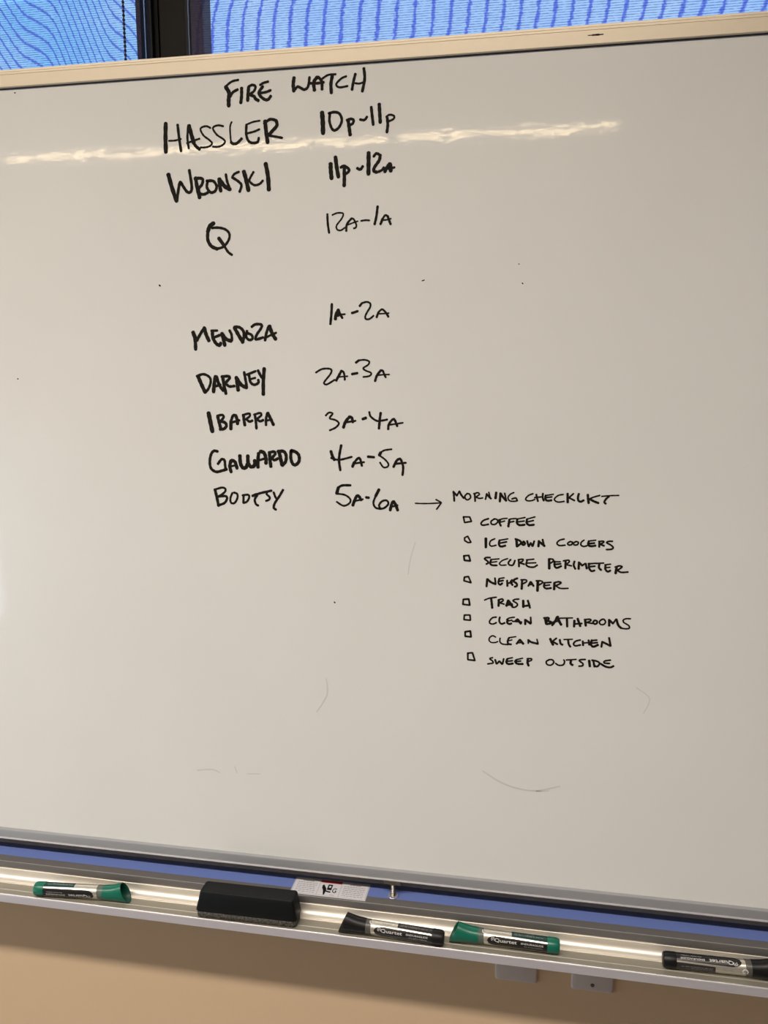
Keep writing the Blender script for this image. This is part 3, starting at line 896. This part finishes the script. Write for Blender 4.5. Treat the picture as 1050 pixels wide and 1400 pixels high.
ci = {}
for name, text, data in WRITING:
    bm = bmesh.new(); y = -.00012; k = 0
    for ln in data.split('\n'):
        sharp = ln.startswith('s'); v_ = [int(t) for t in ln.lstrip('s').split()]
        w = v_[0]*1.2e-5 + 1.2e-4*(name != 'faint_smear'); pts = [(v_[i]*1e-5, v_[i+1]*1e-5) for i in range(1, len(v_), 2)]
        if not sharp: pts = smooth_pts(pts)
        else: pts = [p for a, b in zip(pts, pts[1:]) for p in [a] + [(a[0]+(b[0]-a[0])*t, a[1]+(b[1]-a[1])*t) for t in (.06, .94)]] + [pts[-1]]
        stroke(bm, pts, w, y - k*.000004); k += 1
    for f in bm.faces:
        f.normal_update()
        if f.normal.y > 0: f.normal_flip()
    # give the dried ink a thickness
    r = bmesh.ops.extrude_face_region(bm, geom=bm.faces[:])
    for g in r['geom']:
        if isinstance(g, bmesh.types.BMVert): g.co.y = min(g.co.y, -.00002) - .00006
    o = bpart(name, bm, M['smear'] if name == 'faint_smear' else M['ink'])
    if name == 'written_word' and ci.get(name, 0) < len(LABELS) and LABELS[ci.get(name, 0)]: o['label'] = LABELS[ci.get(name, 0)]
    ci[name] = ci.get(name, 0) + 1

# ---------------------------------------------------------------- text helper
def text_mesh(s, x0, x1, h, bold=False, yc=0):
    cu = bpy.data.curves.new('t', 'FONT'); cu.body = s; cu.resolution_u = 3
    if bold: cu.offset = .012
    o = bpy.data.objects.new('t', cu); COL.objects.link(o)
    bpy.context.view_layer.update()
    me = bpy.data.meshes.new_from_object(o.evaluated_get(bpy.context.evaluated_depsgraph_get()))
    b2 = bmesh.new(); b2.from_mesh(me)
    bpy.data.objects.remove(o); bpy.data.curves.remove(cu); bpy.data.meshes.remove(me)
    xs = [v.co.x for v in b2.verts]; ys = [v.co.y for v in b2.verts]
    ax, bx, ay, by = min(xs), max(xs), min(ys), max(ys)
    for v in b2.verts:
        v.co = Vector((x0 + (v.co.x-ax)/(bx-ax)*(x1-x0), yc + ((v.co.y-ay)/(by-ay)-.5)*h, 0))
    return b2

# ---------------------------------------------------------------- warning sticker (lies on the tray shelf)
bm = bmesh.new()
SA, SB, SC, SD = -.2820, -.1862, -.0172, .0155         # x0 x1 y0 y1 on the shelf
zt = .8745
box(bm, SA, SB, SC, SD, .8742, zt, mi=0)
def flat(x0, x1, y0, y1, mi, dz=.00006): box(bm, x0, x1, y0, y1, zt, zt+dz, mi=mi)
W_ = SB-SA; H_ = SD-SC
def sx(u): return SA + u*W_
def sy(v): return SC + v*H_
for u in (.01, .99): flat(sx(u)-.0002, sx(u)+.0002, sy(.05), sy(.95), 1)
for u in (.345, .635): flat(sx(u)-.0002, sx(u)+.0002, sy(.05), sy(.95), 1)
for v_ in (.05, .95): flat(sx(.01), sx(.99), sy(v_)-.0002, sy(v_)+.0002, 1)
flat(sx(.35), sx(.63), sy(.82), sy(.98), 2, .00008)
rr = random.Random(3)
for c0, c1 in ((.05, .31), (.67, .95)):
    cc = (c0+c1)/2
    b2 = text_mesh('WARNING', sx(cc-.075), sx(cc+.075), .0022, True, sy(.84))
    for v in b2.verts: v.co.z = zt+.00008
    merge(bm, b2, 3)
    for r_ in range(6):
        v_ = .72 - r_*.112; u = c0
        while u < c1-.01:
            l_ = rr.uniform(.015, .045); u2 = min(u+l_, c1); flat(sx(u), sx(u2), sy(v_)-.0005, sy(v_)+.0005, 1); u = u2+.009
# pictogram: a dark hand wedge, a square block with an eye and a curl
def poly(pts, mi=3):
    f = bm.faces.new([bm.verts.new((sx(u), sy(v_), zt+.0001)) for u, v_ in pts]); f.material_index = mi
    f.normal_update()
    if f.normal.z < 0: f.normal_flip()
poly([(.385, .66), (.405, .70), (.445, .50), (.455, .40), (.450, .10), (.435, .08), (.415, .34), (.390, .50)])
poly([(.46, .74), (.52, .74), (.52, .40), (.46, .40)])
poly([(.478, .66), (.504, .66), (.504, .54), (.478, .54)], 0)
for f in bm.faces[-1:]:
    for v in f.verts: v.co.z += .00005
poly([(.455, .36), (.52, .32), (.52, .24), (.455, .28)])
b2 = text_mesh('G', sx(.535), sx(.59), .0095, True, sy(.40))
for v in b2.verts: v.co.z = zt+.0001
merge(bm, b2, 3)
flat(sx(.52), sx(.58), sy(.12)-.0004, sy(.12)+.0004, 1)
bpart('warning_sticker', bm, [M['paper'], M['print_grey'], M['red'], M['print_black']], tray)

# ---------------------------------------------------------------- markers
ML, MR = .127, .0083
K = ML/.135
def wrap(bm, b2, r, phi0, mi=0):                 # b2 lies flat (x along the barrel, y up): bend it round the barrel
    for k in range(-6, 7):
        geom = b2.verts[:] + b2.edges[:] + b2.faces[:]
        bmesh.ops.bisect_plane(b2, geom=geom, plane_co=(0, k*.0007, 0), plane_no=(0, 1, 0))
    for v in b2.verts:
        ph = phi0 + v.co.y/r; v.co = Vector((v.co.x, -r*math.cos(ph), r*math.sin(ph)))
    merge(bm, b2, mi)
def patch(bm, s0, s1, pfun, r, mi=0, ns=16, na=10):
    rows = []
    for i in range(ns+1):
        s = s0 + (s1-s0)*i/ns; a, b = pfun(i/ns)
        rows.append([bm.verts.new((s, -r*math.cos(math.radians(a+(b-a)*j/na)), r*math.sin(math.radians(a+(b-a)*j/na)))) for j in range(na+1)])
    for i in range(ns):
        for j in range(na):
            f = bm.faces.new((rows[i][j], rows[i+1][j], rows[i+1][j+1], rows[i][j+1])); f.material_index = mi; f.smooth = True
def marker(color, p0, p1, roll, cap_roll, label):
    g = color == 'green'
    root = empty('dry_erase_marker')
    p0 = Vector(p0); p1 = Vector(p1); dx = (p1-p0).normalized(); up = Vector((0, 0, 1)); dy = up.cross(dx).normalized(); dz = dx.cross(dy)
    Rm = Matrix((dx, dy, dz)).transposed().to_4x4()
    root.matrix_world = Matrix.Translation(p0) @ Rm @ Matrix.Rotation(math.radians(-roll), 4, 'X')
    bm = bmesh.new()
    loft(bm, [(.031*K, MR-.0012, MR-.0012, 0, 0), (.033*K, MR-.0004, MR-.0004, 0, 0), (.043*K, MR-.0003, MR-.0003, 0, 0), (.0435*K, MR, MR, 0, 0), (.1225*K, MR, MR, 0, 0)], 36)
    link('barrel', bm, M['silver'], root, 30)
    bm = bmesh.new(); loft(bm, [(.0325*K, MR+.0001, MR+.0001, 0, 0), (.0425*K, MR+.0001, MR+.0001, -.0015, 0), (.0445*K, MR-.0002, MR-.0002, -.0015, 0)], 36)
    link('collar', bm, M['collar_g' if g else 'collar_k'], root, 30)
    bm = bmesh.new(); loft(bm, [(.120*K, MR+.0001, MR+.0001, 0, 0), (.1215*K, MR+.0004, MR+.0004, 0, 0), (.131*K, MR+.0003, MR+.0003, 0, 0), (.134*K, MR-.0006, MR-.0006, 0, 0), (.135*K, MR-.002, MR-.002, 0, 0)], 36)
    link('end_plug', bm, M['green' if g else 'black_plastic'], root, 30)
    # flared cap with a slanted hollow mouth
    capo = []
    for s, ry, rz, sl in ((.0335, .0086, .0086, 0), (.030, .0088, .0088, 0), (.022, .0090, .0094, .0004), (.014, .0092, .0107, .0014), (.008, .0093, .0117, .0030), (.0035, .0092, .0123, .0048), (.0030, .0088, .0120, .0052)):
        capo.append((s*K+.003, ry, rz, sl, 0.0008*(rz-.0086)/.0037))
    capi = [(c[0]+.0005, c[1]-.0012, c[2]-.0013, c[3], c[4]) for c in capo[::-1][1:]]
    capi[-1] = (capi[-1][0]-.004, capi[-1][1]*.7, capi[-1][2]*.7, 0, 0)
    bm = bmesh.new(); loft(bm, capo, 40, True, False); link('cap', bm, M['green' if g else 'black_plastic'], root, 50).rotation_euler = (math.radians(roll-cap_roll), 0, 0)
    cap = [c for c in root.children if c.name.startswith('cap')][0]
    bm = bmesh.new(); loft(bm, [capo[-1]] + capi, 40, False, True)
    link('cap_mouth', bm, M['green_in' if g else 'black_plastic'], cap, 50)
    # label: black panel with a rounded leading tip, dark windows either side
    r = MR + .00009
    bm = bmesh.new()
    def panel(t):
        k = min(1, math.sqrt(max(0, 1-(1-min(t/.16, 1))**2))*1.0+.001); top = 30 + 8*min(1, max(0, (t-.16)/.8))*-1 ; return (-4-44*k, -4+(top+6)*k)
    patch(bm, .0475*K, .1205*K, panel, r, 0, 40)
    link('label_panel', bm, M['print_black'], root)
    bm = bmesh.new(); patch(bm, .077*K, .1205*K, lambda t: (44 - 9*t, 112), r, 0, 10, 16); patch(bm, .077*K, .1205*K, lambda t: (-125, -66+6*t), r, 0, 10, 12)
    link('ink_window', bm, M['window_g' if g else 'window_k'], root)
    r2 = r + .00006
    bm = bmesh.new()
    wrap(bm, text_mesh('Quartet', .0565*K, .0835*K, .0046, True), r2, math.radians(2))
    wrap(bm, text_mesh('ENDURAGLIDE', .0885*K, .1155*K, .0020, True), r2, math.radians(3))
    wrap(bm, text_mesh('dry erase marker', .092*K, .115*K, .0011, False), r2, math.radians(-18))
    # little mark before the name: ring and star
    for k in range(14):
        a0, a1 = 2*PI*k/14, 2*PI*(k+1)/14; c = .0545*K
        q = [(c+rr_*math.cos(a), .0014+rr_*math.sin(a)) for a, rr_ in ((a0, .0021), (a1, .0021), (a1, .0016), (a0, .0016))]
        if k not in (10, 11): bm.faces.new([bm.verts.new((x, -r2*math.cos(y/r2), r2*math.sin(y/r2))) for x, y in q])
    for a in range(5):
        an = 2*PI*a/5+.3; c = .0545*K
        q = [(c+.0011*math.cos(an), .0014+.0011*math.sin(an)), (c+.0005*math.cos(an+2), .0014+.0005*math.sin(an+2)), (c+.0005*math.cos(an-2), .0014+.0005*math.sin(an-2))]
        bm.faces.new([bm.verts.new((x, -r2*math.cos(y/r2), r2*math.sin(y/r2))) for x, y in q])
    link('label_lettering', bm, M['print_white'], root)
    bm = bmesh.new()
    wrap(bm, text_mesh('low odor', .058*K, .070*K, .0016, False), r2, math.radians(58))
    link('label_lettering', bm, M['print_grey'], root)
    bm = bmesh.new(); rq = random.Random(5)
    for ph, n_ in ((62, 9), (76, 7), (-84, 8), (-98, 7)):
        s = .080*K
        for i in range(n_):
            l_ = rq.uniform(.0015, .0048); 
            if s+l_ > .118*K: break
            b2 = text_mesh(rq.choice(['ultra', 'bold', 'vivid', 'chisel', 'tip']), s, s+l_, .0013); wrap(bm, b2, r2, math.radians(ph)); s += l_+.0009
    link('fine_print', bm, M['print_grey'], root)
    bm = bmesh.new()                                   # round emblem on the collar
    for k in range(16):
        a0, a1 = 2*PI*k/16, 2*PI*(k+1)/16; c = .0445*K; rc = r2+.0001
        if 3 <= k <= 5: continue
        q = [(c+q_*math.cos(a), q_*math.sin(a)) for a, q_ in ((a0, .0032), (a1, .0032), (a1, .0020), (a0, .0020))]
        bm.faces.new([bm.verts.new((x, -rc*math.cos(y/rc+1.02), rc*math.sin(y/rc+1.02))) for x, y in q])
    link('emblem', bm, M['print_white'], root)
    return tag(root, label, 'marker', 'dry erase markers in the tray')
AX, AC = .8530 + .0088, .8530 + .0118
marker('black', (-.2129, -.0470, AC), (-.0893, -.0495, AX), 16, 0, 'black dry erase marker with cap to the left, lying right of the black eraser')
marker('green', (-.0815, -.0405, AC), (.0462, -.0395, AX), 14, 0, 'green dry erase marker, cap left, between the two black markers')
marker('green', (-.4827, -.0415, AC), (-.6055, -.0485, AX), 188, 0, 'green dry erase marker with hollow cap to the right, alone at the tray left end')
marker('black', (.2850, -.0405, AC), (.1590, -.0400, AX), 119, 0, 'black dry erase marker at right end of tray, its label upside down')

# ---------------------------------------------------------------- eraser
er = tag(empty('whiteboard_eraser', (-.3265, -.0425, .8534)), 'black block whiteboard eraser with grey felt pad, left of the warning sticker', 'eraser')
def rrect(hx, hy, r, n=5):
    p = []
    for cx, cy, a0 in ((hx-r, hy-r, 0), (-hx+r, hy-r, PI/2), (-hx+r, -hy+r, PI), (hx-r, -hy+r, 1.5*PI)):
        for k in range(n+1): a = a0 + PI/2*k/n; p.append((cx+r*math.cos(a), cy+r*math.sin(a)))
    return p
def stack(secs):                                # (z, hx, hy, r, ox, oy)
    bm = bmesh.new(); rings = [[bm.verts.new((x+ox, y+oy, z)) for x, y in rrect(hx, hy, r)] for z, hx, hy, r, ox, oy in secs]
    n = len(rings[0])
    for a, b in zip(rings, rings[1:]):
        for k in range(n): bm.faces.new((a[k], a[(k+1) % n], b[(k+1) % n], b[k]))
    bm.faces.new(rings[0][::-1]); bm.faces.new(rings[-1]); bmesh.ops.recalc_face_normals(bm, faces=bm.faces[:])
    return bm
link('felt_pad', stack([(0, .0620, .0105, .005, 0, 0), (.0012, .0628, .0114, .005, 0, 0), (.008, .0630, .0120, .005, 0, 0), (.0092, .0622, .0115, .005, 0, 0)]), M['felt'], er, 40)
link('eraser_shell', stack([(.0088, .0636, .0122, .005, 0, 0), (.0100, .0640, .0126, .005, 0, 0), (.020, .0618, .0122, .004, .0005, 0), (.0338, .0588, .0112, .003, .001, 0), (.0347, .0580, .0105, .003, .001, 0), (.0349, .0565, .009, .003, .001, 0)]), M['eraser_top'], er, 40)
er.rotation_euler = (0, 0, math.radians(.6))

# ---------------------------------------------------------------- wall plates under the tray
def wall_plate(x0, x1, label, screws):
    z0, z1 = .7445, .8385; cx = (x0+x1)/2
    t = empty('wall_plate', (cx, YW, z0))
    h = (x1-x0)/2; d = z1-z0
    bm = stack([(0, h, d/2, .003, 0, 0), (.0030, h, d/2, .003, 0, 0), (.0045, h-.0015, d/2-.0015, .003, 0, 0), (.0050, h-.0035, d/2-.0035, .002, 0, 0)])
    for v in bm.verts: v.co = Vector((v.co.x, -v.co.z, v.co.y+d/2))
    bmesh.ops.recalc_face_normals(bm, faces=bm.faces[:])
    link('plate', bm, M['plate'], t, 25)
    for z in screws:
        bm = bmesh.new()
        loft(bm, [(0, .0024, .0024, 0, 0), (.0009, .0022, .0022, 0, 0), (.0013, .0012, .0012, 0, 0)], 16)
        for v in bm.verts: v.co = Vector((v.co.z, -.005 - v.co.x, v.co.y + z))
        box(bm, -.0019, .0019, -.0066, -.0060, z-.0003, z+.0003)
        link('plate_screw', bm, M['screw_dark'], t)
    return tag(t, label, 'wall plate')
wall_plate(-.0295, .0234, 'plain pale wall plate without a screw, half hidden below the tray under the green marker', [])
wall_plate(.0655, .1170, 'pale wall plate with one dark screw, right one of the two beneath the tray', [.0098])
